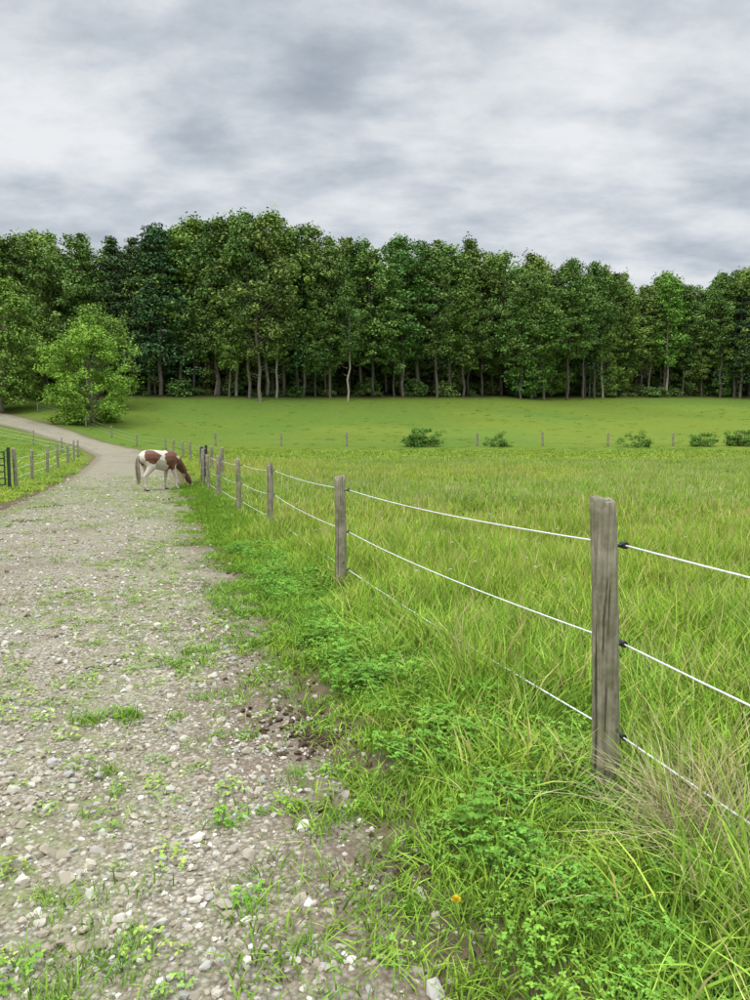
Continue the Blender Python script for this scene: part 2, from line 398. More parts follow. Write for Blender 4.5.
# road
ry = np.array(sorted([-v for v in grow(0, .3, 1.1, 12)][1:] + list(np.arange(0, 14, .1)) + grow(14, .12, 1.02, 124)))
rt = np.linspace(0, 1, 56)
RT, RY = np.meshgrid(rt, ry)
er = edgeR(RY) + .55; wl = roadW(RY) + 1.1
RX = er - wl * (1 - RT)
dE = np.minimum(er - RX, RX - (er - wl))
prof = -.09 + .115 * sstep(0, .62, dE) + .02 * sstep(.6, 2.4, dE)
prof = prof + .03 * sstep(25, 45, RY)
ruts = -.02 * np.exp(-((dE - 1.6) / .35) ** 2)
RZ = T(RX, RY, False) + prof + ruts * (1 - sstep(20, 40, RY)) + .012 * (fbm(RX * 3, RY * 3, 21, 3) - .5) * (1 - sstep(15, 30, RY))
d_in = (edgeR(RY) - RX)
dirt = (1 - sstep(-.1, .9, d_in + 1.1 * (fbm(RX * 1.1, RY * 1.1, 31) - .5))) + .8 * (1 - sstep(0, .5, RX - edgeL(RY))) + .5 * sstep(.6, .7, fbm(RX * .8 + 3, RY * .8, 33, 4))
def strip(d_in, X, Y):
    return np.exp(-((d_in - .95 - .25 * np.sin(Y * .35)) / .40) ** 2)
green = strip(d_in, RX, RY) * (.55 + .9 * fbm(RX * .6, RY * .6, 41, 3)) + .5 * sstep(.5, .66, fbm(RX * .55, RY * .55, 43, 3)) + .6 * sstep(10, 26, RY) * (1 - .6 * sstep(30, 50, RY))
rc = np.stack([np.clip(dirt, 0, 1), np.clip(green, 0, 1), 0 * green], -1).reshape(-1, 3)
ri = np.arange(RX.size).reshape(RX.shape)
RF = np.stack([ri[:-1, :-1], ri[:-1, 1:], ri[1:, 1:], ri[1:, :-1]], -1).reshape(-1, 4)
mesh_obj("gravel_road", np.stack([RX, RY, RZ], -1).reshape(-1, 3), RF, [M_gravel], rc, smooth=True)
def road_z(x, y):
    er = edgeR(y) + .55; wl = roadW(y) + 1.1
    dE = np.minimum(er - x, x - (er - wl))
    return T(x, y, False) - .09 + .115 * sstep(0, .62, dE) + .02 * sstep(.6, 2.4, dE) + .03 * sstep(25, 45, y) - .02 * np.exp(-((dE - 1.6) / .35) ** 2) * (1 - sstep(20, 40, y))
def surf(x, y):
    d = x - edgeR(y); inside = (d < .5) & (d > -roadW(y) - .5)
    t = T(x, y)
    return np.where(inside, np.maximum(t, road_z(x, y)), t)

hx, hy = -7.42, 25.0
horse.location = (hx, hy, float(surf(np.array([hx]), np.array([hy]))[0]))
horse.rotation_euler = (0, 0, rad(50))

# ------------------------------------------------------------------ scatter by geometry nodes
def scatter(name, variants, pts, rots, scl, vidx, tint=None):
    col = bpy.data.collections.new(name + "_variants")
    for i, v in enumerate(variants):
        v.name = "%s_v%02d" % (name, i); col.objects.link(v)
    me = bpy.data.meshes.new(name); me.from_pydata(np.asarray(pts).tolist(), [], [])
    a = me.attributes.new("rot", 'FLOAT_VECTOR', 'POINT'); a.data.foreach_set("vector", np.asarray(rots, float).ravel())
    a = me.attributes.new("scl", 'FLOAT_VECTOR', 'POINT')
    scl = np.asarray(scl, float)
    if scl.ndim == 1: scl = np.stack([scl] * 3, -1)
    a.data.foreach_set("vector", scl.ravel())
    if tint is not None:
        a = me.attributes.new("tint", 'FLOAT_VECTOR', 'POINT'); a.data.foreach_set("vector", np.asarray(tint, float).ravel())
    a = me.attributes.new("vid", 'INT', 'POINT'); a.data.foreach_set("value", np.asarray(vidx, dtype=np.int32))
    ob = bpy.data.objects.new(name, me); link(ob)
    ng = bpy.data.node_groups.new(name + "_gn", 'GeometryNodeTree')
    ng.interface.new_socket("Geometry", in_out='INPUT', socket_type='NodeSocketGeometry')
    ng.interface.new_socket("Geometry", in_out='OUTPUT', socket_type='NodeSocketGeometry')
    N = ng.nodes; L = ng.links
    gi = N.new('NodeGroupInput'); go = N.new('NodeGroupOutput')
    mp = N.new('GeometryNodeMeshToPoints'); L.new(gi.outputs[0], mp.inputs[0])
    ip = N.new('GeometryNodeInstanceOnPoints'); L.new(mp.outputs[0], ip.inputs['Points'])
    ci = N.new('GeometryNodeCollectionInfo'); ci.inputs['Collection'].default_value = col
    ci.inputs['Separate Children'].default_value = True; ci.inputs['Reset Children'].default_value = True
    L.new(ci.outputs[0], ip.inputs['Instance']); ip.inputs['Pick Instance'].default_value = True
    def attr(nm, dt):
        q = N.new('GeometryNodeInputNamedAttribute'); q.data_type = dt; q.inputs[0].default_value = nm
        return q.outputs[0]
    L.new(attr("vid", 'INT'), ip.inputs['Instance Index'])
    e2r = N.new('FunctionNodeEulerToRotation'); L.new(attr("rot", 'FLOAT_VECTOR'), e2r.inputs[0]); L.new(e2r.outputs[0], ip.inputs['Rotation'])
    L.new(attr("scl", 'FLOAT_VECTOR'), ip.inputs['Scale'])
    L.new(ip.outputs[0], go.inputs[0])
    md = ob.modifiers.new("scatter", 'NODES'); md.node_group = ng
    return ob

def rtint(r, n, v=.15, h=.06):
    val = 1 + v * (r.rand(n, 1) * 2 - 1)
    hu = r.rand(n, 1) * 2 - 1
    return val * np.concatenate([1 + h * hu * 1.6, 1 + 0 * hu, 1 - h * hu], 1)

# ------------------------------------------------------------------ grass tufts
def tuft(n, R, h0, h1, w, bend, seed, cols, seeds=0, mat=None):
    r = np.random.RandomState(seed)
    V = []; Fc = []; C = []
    for i in range(n):
        a = r.rand() * 6.283; q = R * math.sqrt(r.rand()); bx, by = q * math.cos(a), q * math.sin(a)
        az = r.rand() * 6.283; dx, dy = math.cos(az), math.sin(az)
        h = h0 + (h1 - h0) * r.rand() ** 1.2; b = bend * (.2 + r.rand())
        fz = r.rand() * 3.14; sx, sy = math.cos(fz), math.sin(fz)
        c = np.array(cols[r.randint(len(cols))]) * (.75 + .5 * r.rand())
        st = i < seeds
        if st: h *= 1.35; b *= .4; ww = w * .35
        else: ww = w * (.6 + .7 * r.rand())
        o = len(V)
        ts = (0, .38, .72, 1)
        for j, t in enumerate(ts):
            px = bx + dx * b * h * t * t; py = by + dy * b * h * t * t; pz = h * t * (1 - .3 * b * t) - .02
            wd = ww * (.8, 1, .75, 0)[j] * .5
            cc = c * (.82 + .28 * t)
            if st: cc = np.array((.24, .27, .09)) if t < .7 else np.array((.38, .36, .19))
            if st and j >= 2: wd = w * .5
            if j < 3:
                V += [(px - sx * wd, py - sy * wd, pz), (px + sx * wd, py + sy * wd, pz)]; C += [cc, cc]
            else: V.append((px, py, pz)); C.append(cc)
        Fc += [(o, o + 1, o + 3, o + 2), (o + 2, o + 3, o + 5, o + 4), (o + 4, o + 5, o + 6)]
    return mesh_obj("t", V, Fc, [mat or M_grass], C, linkit=False)

def cloverpatch(n, R, h0, h1, lr, seed, cols, mat=None, leaflets=3):
    r = np.random.RandomState(seed); V = []; Fc = []; C = []
    for i in range(n):
        a = r.rand() * 6.283; q = R * math.sqrt(r.rand()); bx, by = q * math.cos(a), q * math.sin(a)
        h = (h0 + (h1 - h0) * r.rand()) * (1.15 - .5 * q / R); lx, ly = (r.rand(2) - .5) * h * .5
        c = np.array(cols[r.randint(len(cols))]) * (.75 + .5 * r.rand()); o = len(V)
        wd = .0012
        V += [(bx - wd, by, -.01), (bx + wd, by, -.01), (bx + lx, by + ly, h)]; C += [c * .8] * 3; Fc.append((o, o + 1, o + 2))
        a0 = r.rand() * 6.283; tilt = .15 + .5 * r.rand()
        for L in range(leaflets):
            aa = a0 + L * 6.283 / leaflets + .3 * r.randn(); s = lr * (.7 + .6 * r.rand()); o = len(V)
            ca, sa = math.cos(aa), math.sin(aa)
            prof = [(0, 0), (.45, -.42), (1.0, -.45), (1.35, 0), (1.0, .45), (.45, .42)]
            z0 = h
            for (u, v_) in prof:
                zz = z0 - tilt * s * u * (1 if L % 2 else .4) + abs(v_) * s * .35
                V.append((bx + lx + s * (u * ca - v_ * sa), by + ly + s * (u * sa + v_ * ca), zz)); C.append(c * (.9 + .2 * r.rand()))
            Fc.append(tuple(range(o, o + 6)))
    return mesh_obj("c", V, Fc, [mat or M_grass], C, linkit=False)

G1 = [(.19, .315, .05), (.23, .36, .06), (.155, .275, .045), (.27, .375, .08)]
G2 = G1 + G1 + [(.40, .36, .18)]
GF = [(.235, .345, .060), (.265, .375, .068), (.21, .32, .054), (.29, .37, .09)]
GV = [(.15, .265, .042), (.19, .31, .05), (.12, .225, .037)]
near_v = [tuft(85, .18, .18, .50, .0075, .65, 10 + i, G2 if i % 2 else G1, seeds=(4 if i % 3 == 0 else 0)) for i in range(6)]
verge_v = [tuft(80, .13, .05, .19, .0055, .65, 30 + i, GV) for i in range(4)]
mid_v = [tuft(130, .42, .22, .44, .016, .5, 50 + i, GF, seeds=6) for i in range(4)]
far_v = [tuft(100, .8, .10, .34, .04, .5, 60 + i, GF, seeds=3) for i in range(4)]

def sample(n, x0, x1, y0, y1, seed):
    r = np.random.RandomState(seed); return x0 + (x1 - x0) * r.rand(n), y0 + (y1 - y0) * r.rand(n), r

def frustum(x, y, m=1.6, kk=.66): return np.abs(x) < kk * np.maximum(y, 0) + m

def rz(r, n, tilt=.08):
    return np.stack([r.randn(n) * tilt, r.randn(n) * tilt, r.rand(n) * 6.283], -1)

def postclear(x, y):
    q = np.exp(-(((x - .88) / .30) ** 2 + ((y - 2.72) / .45) ** 2))
    q2 = np.exp(-(((x + .35) / .3) ** 2 + ((y - 7.5) / .6) ** 2))
    return 1 - .75 * np.maximum(q, q2)

# near meadow / fence grass
x, y, r = sample(int(17 * 13 * 34), -5, 12, .3, 13.3, 101)
d = x - edgeR(y)
keep = frustum(x, y) & (d > .5 + .35 * (fbm(x * 1.5, y * 1.5, 70) - .5))
keep &= r.rand(len(x)) < np.clip((d - .35) * 1.2, .12, 1) * (1 - .35 * sstep(6, 13, y))
x, y, d = x[keep], y[keep], d[keep]; n = len(x)
hs = (.42 + .62 * sstep(.5, 1.3, d)) * (.6 + .85 * fbm(x * .9, y * .9, 71, 3)) * postclear(x, y)
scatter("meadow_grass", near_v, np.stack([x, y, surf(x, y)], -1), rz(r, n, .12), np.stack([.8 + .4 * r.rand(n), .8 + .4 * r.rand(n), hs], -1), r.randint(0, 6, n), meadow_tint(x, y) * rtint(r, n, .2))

# verge grass (short)
x, y, r = sample(46000, -12, 4, .6, 28, 102)
d = x - edgeR(y)
pr = sstep(-.35, .65, d + 1.3 * (fbm(x * 1.1, y * 1.1, 72) - .5)) * (d < 1.7)
keep = frustum(x, y) & (r.rand(len(x)) < pr * .85)
x, y, d = x[keep], y[keep], d[keep]; n = len(x)
hs = (.45 + .8 * sstep(0, 1.0, d) * (.5 + 1.0 * fbm(x, y, 73, 3))) * postclear(x, y)
scatter("verge_grass", verge_v, np.stack([x, y, surf(x, y)], -1), rz(r, n, .15), np.stack([.9 + .4 * r.rand(n)] * 2 + [hs], -1), r.randint(0, 4, n), meadow_tint(x * 3, y * 3) * rtint(r, n, .22))

# mid meadow
x, y, r = sample(int(75 * 36 * 5), -32, 43, 11, 47, 103)
d = x - edgeR(y); dl = edgeL(y) - x
keep = frustum(x, y, 2) & ((d > 1.1) | (dl > .5)) & (r.rand(len(x)) < sstep(10.5, 14, y) * (1 - .45 * sstep(25, 45, y)))
x, y, d, dl = x[keep], y[keep], d[keep], dl[keep]; n = len(x)
hs = (.55 + .8 * fbm(x * .4, y * .4, 74, 3)) * np.where(d > 0, .55 + .45 * sstep(.9, 2.2, d), .38)
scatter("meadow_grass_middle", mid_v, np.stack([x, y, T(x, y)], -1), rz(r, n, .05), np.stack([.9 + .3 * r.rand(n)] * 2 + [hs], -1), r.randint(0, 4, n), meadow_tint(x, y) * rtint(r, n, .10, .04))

# far meadow: continuous sward to about 75 m, then only scattered taller clumps on the slope
x, y, r = sample(int(190 * 110 * .9), -90, 100, 38, 148, 104)
d = x - edgeR(y); dl = edgeL(y) - x
pk = (1 - sstep(52, 84, y)) + .035 + .10 * sstep(.5, .66, fbm(x * .06, y * .1, 79, 3))
keep = frustum(x, y, 4, .64) & ((d > 1.6) | (dl > 1.4)) & (y < Yf(x) - 1) & (r.rand(len(x)) < pk)
x, y, d = x[keep], y[keep], d[keep]; n = len(x)
hs = (.45 + .5 * fbm(x * .15, y * .15, 75, 3)) * np.where(d > 0, .9, .5) * np.where(y > 70, .6 + .6 * r.rand(n), 1)
xy = np.where(y > 70, .35 + .5 * r.rand(n), .9 + .3 * r.rand(n))
tf = meadow_tint(x, y) * rtint(r, n, .06, .02) * np.where(y[:, None] > 70, .86 + .14 * r.rand(n, 1), 1)
scatter("meadow_grass_distant", far_v, np.stack([x, y, T(x, y)], -1), rz(r, n, .03), np.stack([xy, xy, hs], -1), r.randint(0, 4, n), tf)

# road weeds
x, y, r = sample(52000, -14, 1.5, 1.2, 32, 105)
d_in = edgeR(y) - x
pr = (.95 * strip(d_in, x, y) * sstep(.34, .52, fbm(x * 1.2, y * 1.2, 76, 3)) + .17 + .10 * (y < 9) + .65 * sstep(.50, .63, fbm(x * .9, y * .9, 77, 3))) * (d_in > 0) * (d_in < roadW(y))
keep = frustum(x, y) & (r.rand(len(x)) < pr)
x, y = x[keep], y[keep]; n = len(x)
RC = [(.22, .31, .075), (.28, .36, .11), (.175, .275, .065)]
sprig = [tuft(16, .05, .02, .08, .0045, .9, 80 + i, RC) for i in range(3)] + \
        [cloverpatch(14, .05, .008, .035, .008, 90 + i, RC) for i in range(3)]
scatter("road_weeds", sprig, np.stack([x, y, surf(x, y)], -1), rz(r, n, .1), .5 + 1.0 * r.rand(n) ** 1.5, r.randint(0, 6, n), rtint(r, n, .25))

# denser grass in the green patches of the path foreground
x, y, r = sample(1700, -1.9, .6, 1.7, 6.6, 115)
P_ = [(-.80, 2.3, .17, .26), (-.55, 2.35, .2, .1), (-.64, 2.95, .17, .12), (-.10, 2.85, .2, .14), (.0, 2.42, .18, .1), (-.25, 2.6, .1, .08), (-1.25, 3.3, .12, .12), (-.95, 1.95, .2, .14), (-1.0, 4.2, .15, .2), (-.3, 3.35, .12, .12), (-1.35, 5.2, .2, .3), (-1.6, 4.1, .15, .15), (-.75, 3.7, .12, .12), (-1.1, 6.0, .2, .3)]
pl = sum(np.exp(-(((x - a_) / c_) ** 2 + ((y - b_) / e_) ** 2)) for a_, b_, c_, e_ in P_)
keep = r.rand(len(x)) < pl * sstep(.3, .6, fbm(x * 6, y * 6, 3)) * 1.6; x, y = x[keep], y[keep]; n = len(x)
fgv = [tuft(40, .07, .03, .10, .0045, .8, 95 + i, GV) for i in range(3)] + [cloverpatch(30, .07, .015, .05, .009, 99, GV)]
scatter("path_grass", fgv, np.stack([x, y, surf(x, y)], -1), rz(r, n, .15), .6 + .7 * r.rand(n), r.randint(0, 4, n), rtint(r, n, .2))

# clover and broadleaf weeds on the verge
WC = [(.125, .25, .045), (.155, .295, .055), (.10, .21, .04)]
clv = [cloverpatch(60, .13, .04, .13, .0095, 200 + i, WC) for i in range(4)] + [cloverpatch(24, .10, .05, .16, .015, 210 + i, WC, leaflets=5) for i in range(2)]
x, y, r = sample(9000, -5, 4, .8, 15, 106)
d = x - edgeR(y)
pr = sstep(.2, .55, d) * (1 - sstep(1.0, 1.6, d)) * sstep(.38, .52, fbm(x * 1.1 + 4, y * 1.1, 78, 3))
keep = frustum(x, y) & (r.rand(len(x)) < pr * .85)
x, y = x[keep], y[keep]; n = len(x)
scatter("clover_plants", clv, np.stack([x, y, surf(x, y) + .025], -1), rz(r, n, .08), (.8 + .7 * r.rand(n)) * postclear(x, y) * (.7 + .3 * sstep(1.6, 3.0, y)), np.where(r.rand(n) < .80, r.randint(0, 4, n), r.randint(4, 6, n)), rtint(r, n, .22))

dry = tuft(800, .2, .3, .62, .0034, 1.2, 301, [(.50, .43, .27), (.44, .38, .23), (.36, .34, .17)], mat=M_grass1)
dry.name = "dry_grass_clump"; dry.location = (1.26, 2.58, tz(1.26, 2.58)); link(dry)

def blossoms(seed, col, rr, stem):
    r = np.random.RandomState(seed); V = [(-.001, 0, 0), (.001, 0, 0), (0, 0, stem)]; Fc = [(0, 1, 2)]; C = [(.08, .14, .03)] * 3
    for i in range(60):
        v = r.randn(3); v /= np.linalg.norm(v); v[2] = abs(v[2]) * .8; p = v * rr + np.array((0, 0, stem)); t = np.cross(v, r.randn(3)); t /= np.linalg.norm(t)
        o = len(V); s = rr * .3
        V += [tuple(p - v * rr * .5 - t * s * .4), tuple(p - v * rr * .5 + t * s * .4), tuple(p + t * s * .5 + v * s), tuple(p - t * s * .5 + v * s)]; C += [np.array(col) * (.8 + .3 * r.rand())] * 4; Fc.append((o, o + 1, o + 2, o + 3))
    return mesh_obj("f", V, Fc, [M_petal], C, linkit=False)
fl = [blossoms(1, (.75, .74, .68), .010, .42), blossoms(2, (.7, .68, .66), .012, .36), blossoms(3, (.72, .52, .02), .010, .12)]
x, y, r = sample(1700, -4, 20, 2, 26, 107)
d = x - edgeR(y); keep = frustum(x, y) & (d > 1.3) & (r.rand(len(x)) < .6 * sstep(.4, .6, fbm(x * .5, y * .5, 90, 2)))
x, y = x[keep], y[keep]; n = len(x); vi = r.randint(0, 2, n)
x = np.append(x, [.25]); y = np.append(y, [2.15]); vi = np.append(vi, [2]); n += 1
scatter("wildflowers", fl, np.stack([x, y, surf(x, y)], -1), rz(r, n, .12), .8 + .5 * r.rand(n), vi)

# ------------------------------------------------------------------ stones
def pebble(seed, sub=1):
    bm = bmesh.new(); bmesh.ops.create_icosphere(bm, subdivisions=sub, radius=1)
    r = np.random.RandomState(seed)
    ax = r.uniform(.65, 1.35, 3); ax[2] *= .6
    pl = [(lambda q: q / np.linalg.norm(q))(r.randn(3)) for _ in range(7)]; cut = r.uniform(.5, .8, 7)
    for v in bm.verts:
        p = np.array(v.co) * (1 + .16 * r.randn())
        for nrm, cc in zip(pl, cut):
            dd = p @ nrm
            if dd > cc: p = p - nrm * (dd - cc)
        v.co = Vector(p * ax)
    me = bpy.data.meshes.new("p"); bm.to_mesh(me); bm.free(); me.materials.append(M_stone)
    return bpy.data.objects.new("p", me)
peb = [pebble(400 + i, 2 if i < 5 else 1) for i in range(9)]
XS, YS, SS = [], [], []
for (y0, y1, dens, smul, sd_) in [(1.2, 4.2, 1900, 1, 1), (4.2, 9, 800, 1.15, 2), (9, 18, 220, 1.5, 3), (18, 34, 40, 2.0, 4)]:
    xa, xb = -(.66 * y1 + 1.2), 1.0
    x, y, r = sample(int((xb - xa) * (y1 - y0) * dens), xa, xb, y0, y1, 500 + sd_)
    d = x - edgeR(y)
    pr = np.where(d < 0, 1 - .75 * sstep(-.75, -.0, d + .7 * (fbm(x * 1.3, y * 1.3, 31) - .5)), .25 * (1 - sstep(0, .5, d))) * (d > -roadW(y) - .3)
    pr = pr * (.25 + 1.2 * fbm(x * 1.6, y * 1.6, 88, 3))
    keep = frustum(x, y, 1.2, .62) & (r.rand(len(x)) < pr)
    x, y = x[keep], y[keep]; s_ = np.clip(np.exp(r.randn(len(x)) * .55 + math.log(.0078)), .0035, .036) * smul
    XS.append(x); YS.append(y); SS.append(s_)
x = np.concatenate(XS); y = np.concatenate(YS); s_ = np.concatenate(SS); n = len(x); r = np.random.RandomState(9)
scatter("gravel_stones", peb, np.stack([x, y, surf(x, y) + s_ * .18], -1), np.stack([r.randn(n) * .3, r.randn(n) * .3, r.rand(n) * 6.28], -1), s_, r.randint(0, 9, n))

clod = []
for i in range(4):
    p = pebble(600 + i, 2); p.data.materials.clear(); p.data.materials.append(M_soil); clod.append(p)
spots = [(-.43, 4.0, .22, 120), (-.30, 3.75, .12, 80), (-2.05, 10.2, .3, 110), (.17, 2.55, .12, 60), (-8.6, 19.0, .35, 100), (-7.6, 15.6, .25, 60), (-.72, 5.0, .3, 60), (-1.3, 6.9, .3, 50), (.02, 3.0, .2, 30), (-6.3, 21, .4, 60), (-1.9, 9.6, .2, 50)]
px, py, ps = [], [], []
for (sx_, sy_, sr, cnt) in spots:
    px += list(sx_ + r.randn(cnt) * sr * .6); py += list(sy_ + r.randn(cnt) * sr * .9); ps += list(r.uniform(.007, .026, cnt))
px, py, ps = map(np.array, (px, py, ps)); n = len(px)
scatter("horse_manure", clod, np.stack([px, py, surf(px, py) + ps * .3], -1), rz(r, n, .4), ps, r.randint(0, 4, n))

# ------------------------------------------------------------------ fences
def post_mesh(name, h, w, seed, loc, parent, lean=(0, 0), square=.4):
    r = np.random.RandomState(seed); V = []; Fc = []; K = 20; NR = 26
    ph = r.rand(4) * 6.28
    for j in range(NR + 1):
        t = j / NR; z = -.35 + (h + .35) * t
        for i in range(K):
            a = i / K * 6.283 + .4
            sq = (abs(math.cos(a)) ** 4 + abs(math.sin(a)) ** 4) ** -.25
            R = w / 2 * ((1 - square) + square * sq * .93) * (1.05 - .1 * t)
            R *= 1 + .03 * math.sin(3 * a + ph[0]) + .04 * math.sin(z * 5 + ph[1] + a) + .015 * r.randn()
            zz = z + (.016 * math.sin(a + ph[2]) + .007 * r.randn() if j == NR else 0)
            bow = .014 * math.sin(z * 2.2 + ph[3])
            V.append((R * math.cos(a) + bow + lean[0] * max(z, 0), R * math.sin(a) + lean[1] * max(z, 0), zz))
    for j in range(NR):
        for i in range(K): Fc.append((j * K + i, j * K + (i + 1) % K, (j + 1) * K + (i + 1) % K, (j + 1) * K + i))
    V.append((lean[0] * h + .01, lean[1] * h, h - .008)); c_ = len(V) - 1
    for i in range(K): Fc.append((NR * K + i, NR * K + (i + 1) % K, c_))
    o = mesh_obj(name, V, Fc, [M_wood], smooth=False, parent=parent); o.location = loc
    for p in o.data.polygons[:NR * K]: p.use_smooth = True
    return o

def tube(name, pts, R, mat, parent, res=2):
    cu = bpy.data.curves.new(name, 'CURVE'); cu.dimensions = '3D'; cu.bevel_depth = R; cu.bevel_resolution = res; cu.use_fill_caps = True
    for seg in pts:
        sp = cu.splines.new('POLY'); sp.points.add(len(seg) - 1)
        for q, p in zip(sp.points, seg): q.co = (*p, 1)
    cu.materials.append(mat)
    o = bpy.data.objects.new(name, cu); link(o, parent); return o

def span(a, b, sag, n=10):
    out = []
    for i in range(n + 1):
        t = i / n; p = [a[q] * (1 - t) + b[q] * t for q in range(3)]; p[2] -= sag * 4 * t * (1 - t)
        out.append(tuple(p))
    return out

def fence(name, posts, heights, wires, wr, pw, side=1, insul=True, seed=0, wire_mat=None):
    e = empty(name)
    zs = [tz(px_, py_) for px_, py_ in posts]; P = []
    for i, (px_, py_) in enumerate(posts):
        h = heights[i] if isinstance(heights, list) else heights + .08 * math.sin(i * 2.3 + seed)
        rr = np.random.RandomState(seed + i)
        ln = ((rr.rand() - .5) * .05, (rr.rand() - .5) * .05)
        if name == "wooden_post_fence" and i == 1: ln = (-.016, 0)
        post_mesh("post_%d" % (i + 1), h, pw * (.9 + .2 * rr.rand()), seed + i * 7, (px_, py_, zs[i]), e, ln)
        j = min(i, len(posts) - 2)
        dx, dy = posts[j + 1][0] - posts[j][0], posts[j + 1][1] - posts[j][1]; L_ = math.hypot(dx, dy)
        P.append((px_, py_, zs[i], dy / L_ * side, -dx / L_ * side, ln))
    for wi, hz in enumerate(wires):
        line = []
        off = pw / 2 + .035
        pts = [(p[0] + p[3] * off + p[5][0] * hz, p[1] + p[4] * off + p[5][1] * hz, p[2] + hz + .02 * math.sin(i * 1.9 + wi)) for i, p in enumerate(P)]
        for i in range(len(pts) - 1):
            sp = span(pts[i], pts[i + 1], .02 + .025 * abs(math.sin(i * 3.1 + wi * 2)))
            line += sp if i == 0 else sp[1:]
        tube("wire_%d" % (wi + 1), [line], wr, wire_mat or M_rope, e)
        if insul:
            for i, (q, p) in enumerate(zip(pts, P)):
                if p[1] > 32: continue
                a0 = (q[0] - p[3] * .05, q[1] - p[4] * .05, q[2])
                tube("insulator_%d_%d" % (wi + 1, i + 1), [[a0, (q[0] + p[3] * .004, q[1] + p[4] * .004, q[2])]], .008, M_black, e)
                tube("insulator_head_%d_%d" % (wi + 1, i + 1), [[(q[0] + p[4] * .017, q[1] - p[3] * .017, q[2]), (q[0] - p[4] * .017, q[1] + p[3] * .017, q[2])]], .0155, M_black, e, 3)
    return e

mainposts = [(2.42, -1.8), (1.02, 3.12), (-.40, 8.05), (-2.05, 14.0), (-3.27, 17.2), (-4.55, 21.0), (-5.5, 23.8), (-6.35, 26.6)]
fence("wooden_post_fence", mainposts, [1.34, 1.345, 1.30, 1.31, 1.30, 1.28, 1.25, 1.4], [.25, .69, 1.15], .0040, .121, seed=11)
far = []
for yy in [31, 36, 42, 49, 56, 63, 70, 77, 84, 91, 98, 106]:
    far.append((float(edgeR(yy)) + 2.0 + (0 if yy < 60 else (yy - 60) * .08), yy))
fence("roadside_fence", far, 1.3, [.3, .7, 1.1], .007, .17, seed=51, insul=False, wire_mat=M_wire)
lf = [(-12.75, 25.6), (-14.0, 29.5), (-15.4, 34), (-17.1, 39), (-18.9, 44.5), (-20.8, 50), (-23.0, 56), (-27.0, 62.5), (-32.5, 69), (-40, 76), (-48, 83), (-57, 91)]
fence("paddock_fence", lf, 1.35, [.35, .7, 1.05], .006, .13, seed=71, insul=False, side=-1)
cf = [(-18.5, 84)] + [(-18.5 + i * 7.6, 84 + .05 * i) for i in range(1, 13)]
fence("field_fence", cf, 1.6, [.5, 1.0], .005, .24, seed=91, insul=False, wire_mat=M_wire)

def gate(name, a, b, h=1.3, rails=5):
    e = empty(name, (a[0], a[1], tz(*a)))
    dx, dy = b[0] - a[0], b[1] - a[1]; dz = tz(*b) - tz(*a)
    def pt(t, z): return (dx * t, dy * t, dz * t + z)
    segs = [[pt(.02, .15 + (h - .15) * i / rails), pt(.98, .15 + (h - .15) * i / rails)] for i in range(rails + 1)]
    for t in (.02, .35, .66, .98): segs.append([pt(t, .15), pt(t, h)])
    tube("rails", segs, .026, M_steel, e)
    tube("gate_posts", [[pt(-.02, -.2), pt(-.02, h + .15)], [pt(1.02, -.2), pt(1.02, h + .15)]], .06, M_steel, e)
    tube("hinges", [[pt(-.02, .3), pt(.02, .3)], [pt(-.02, h - .2), pt(.02, h - .2)]], .03, M_black, e)
    return e
gate("metal_gate", (-6.5, 27.2), (-7.1, 30.4))
gate("metal_gate", (-16.0, 24.0), (-12.9, 25.3))

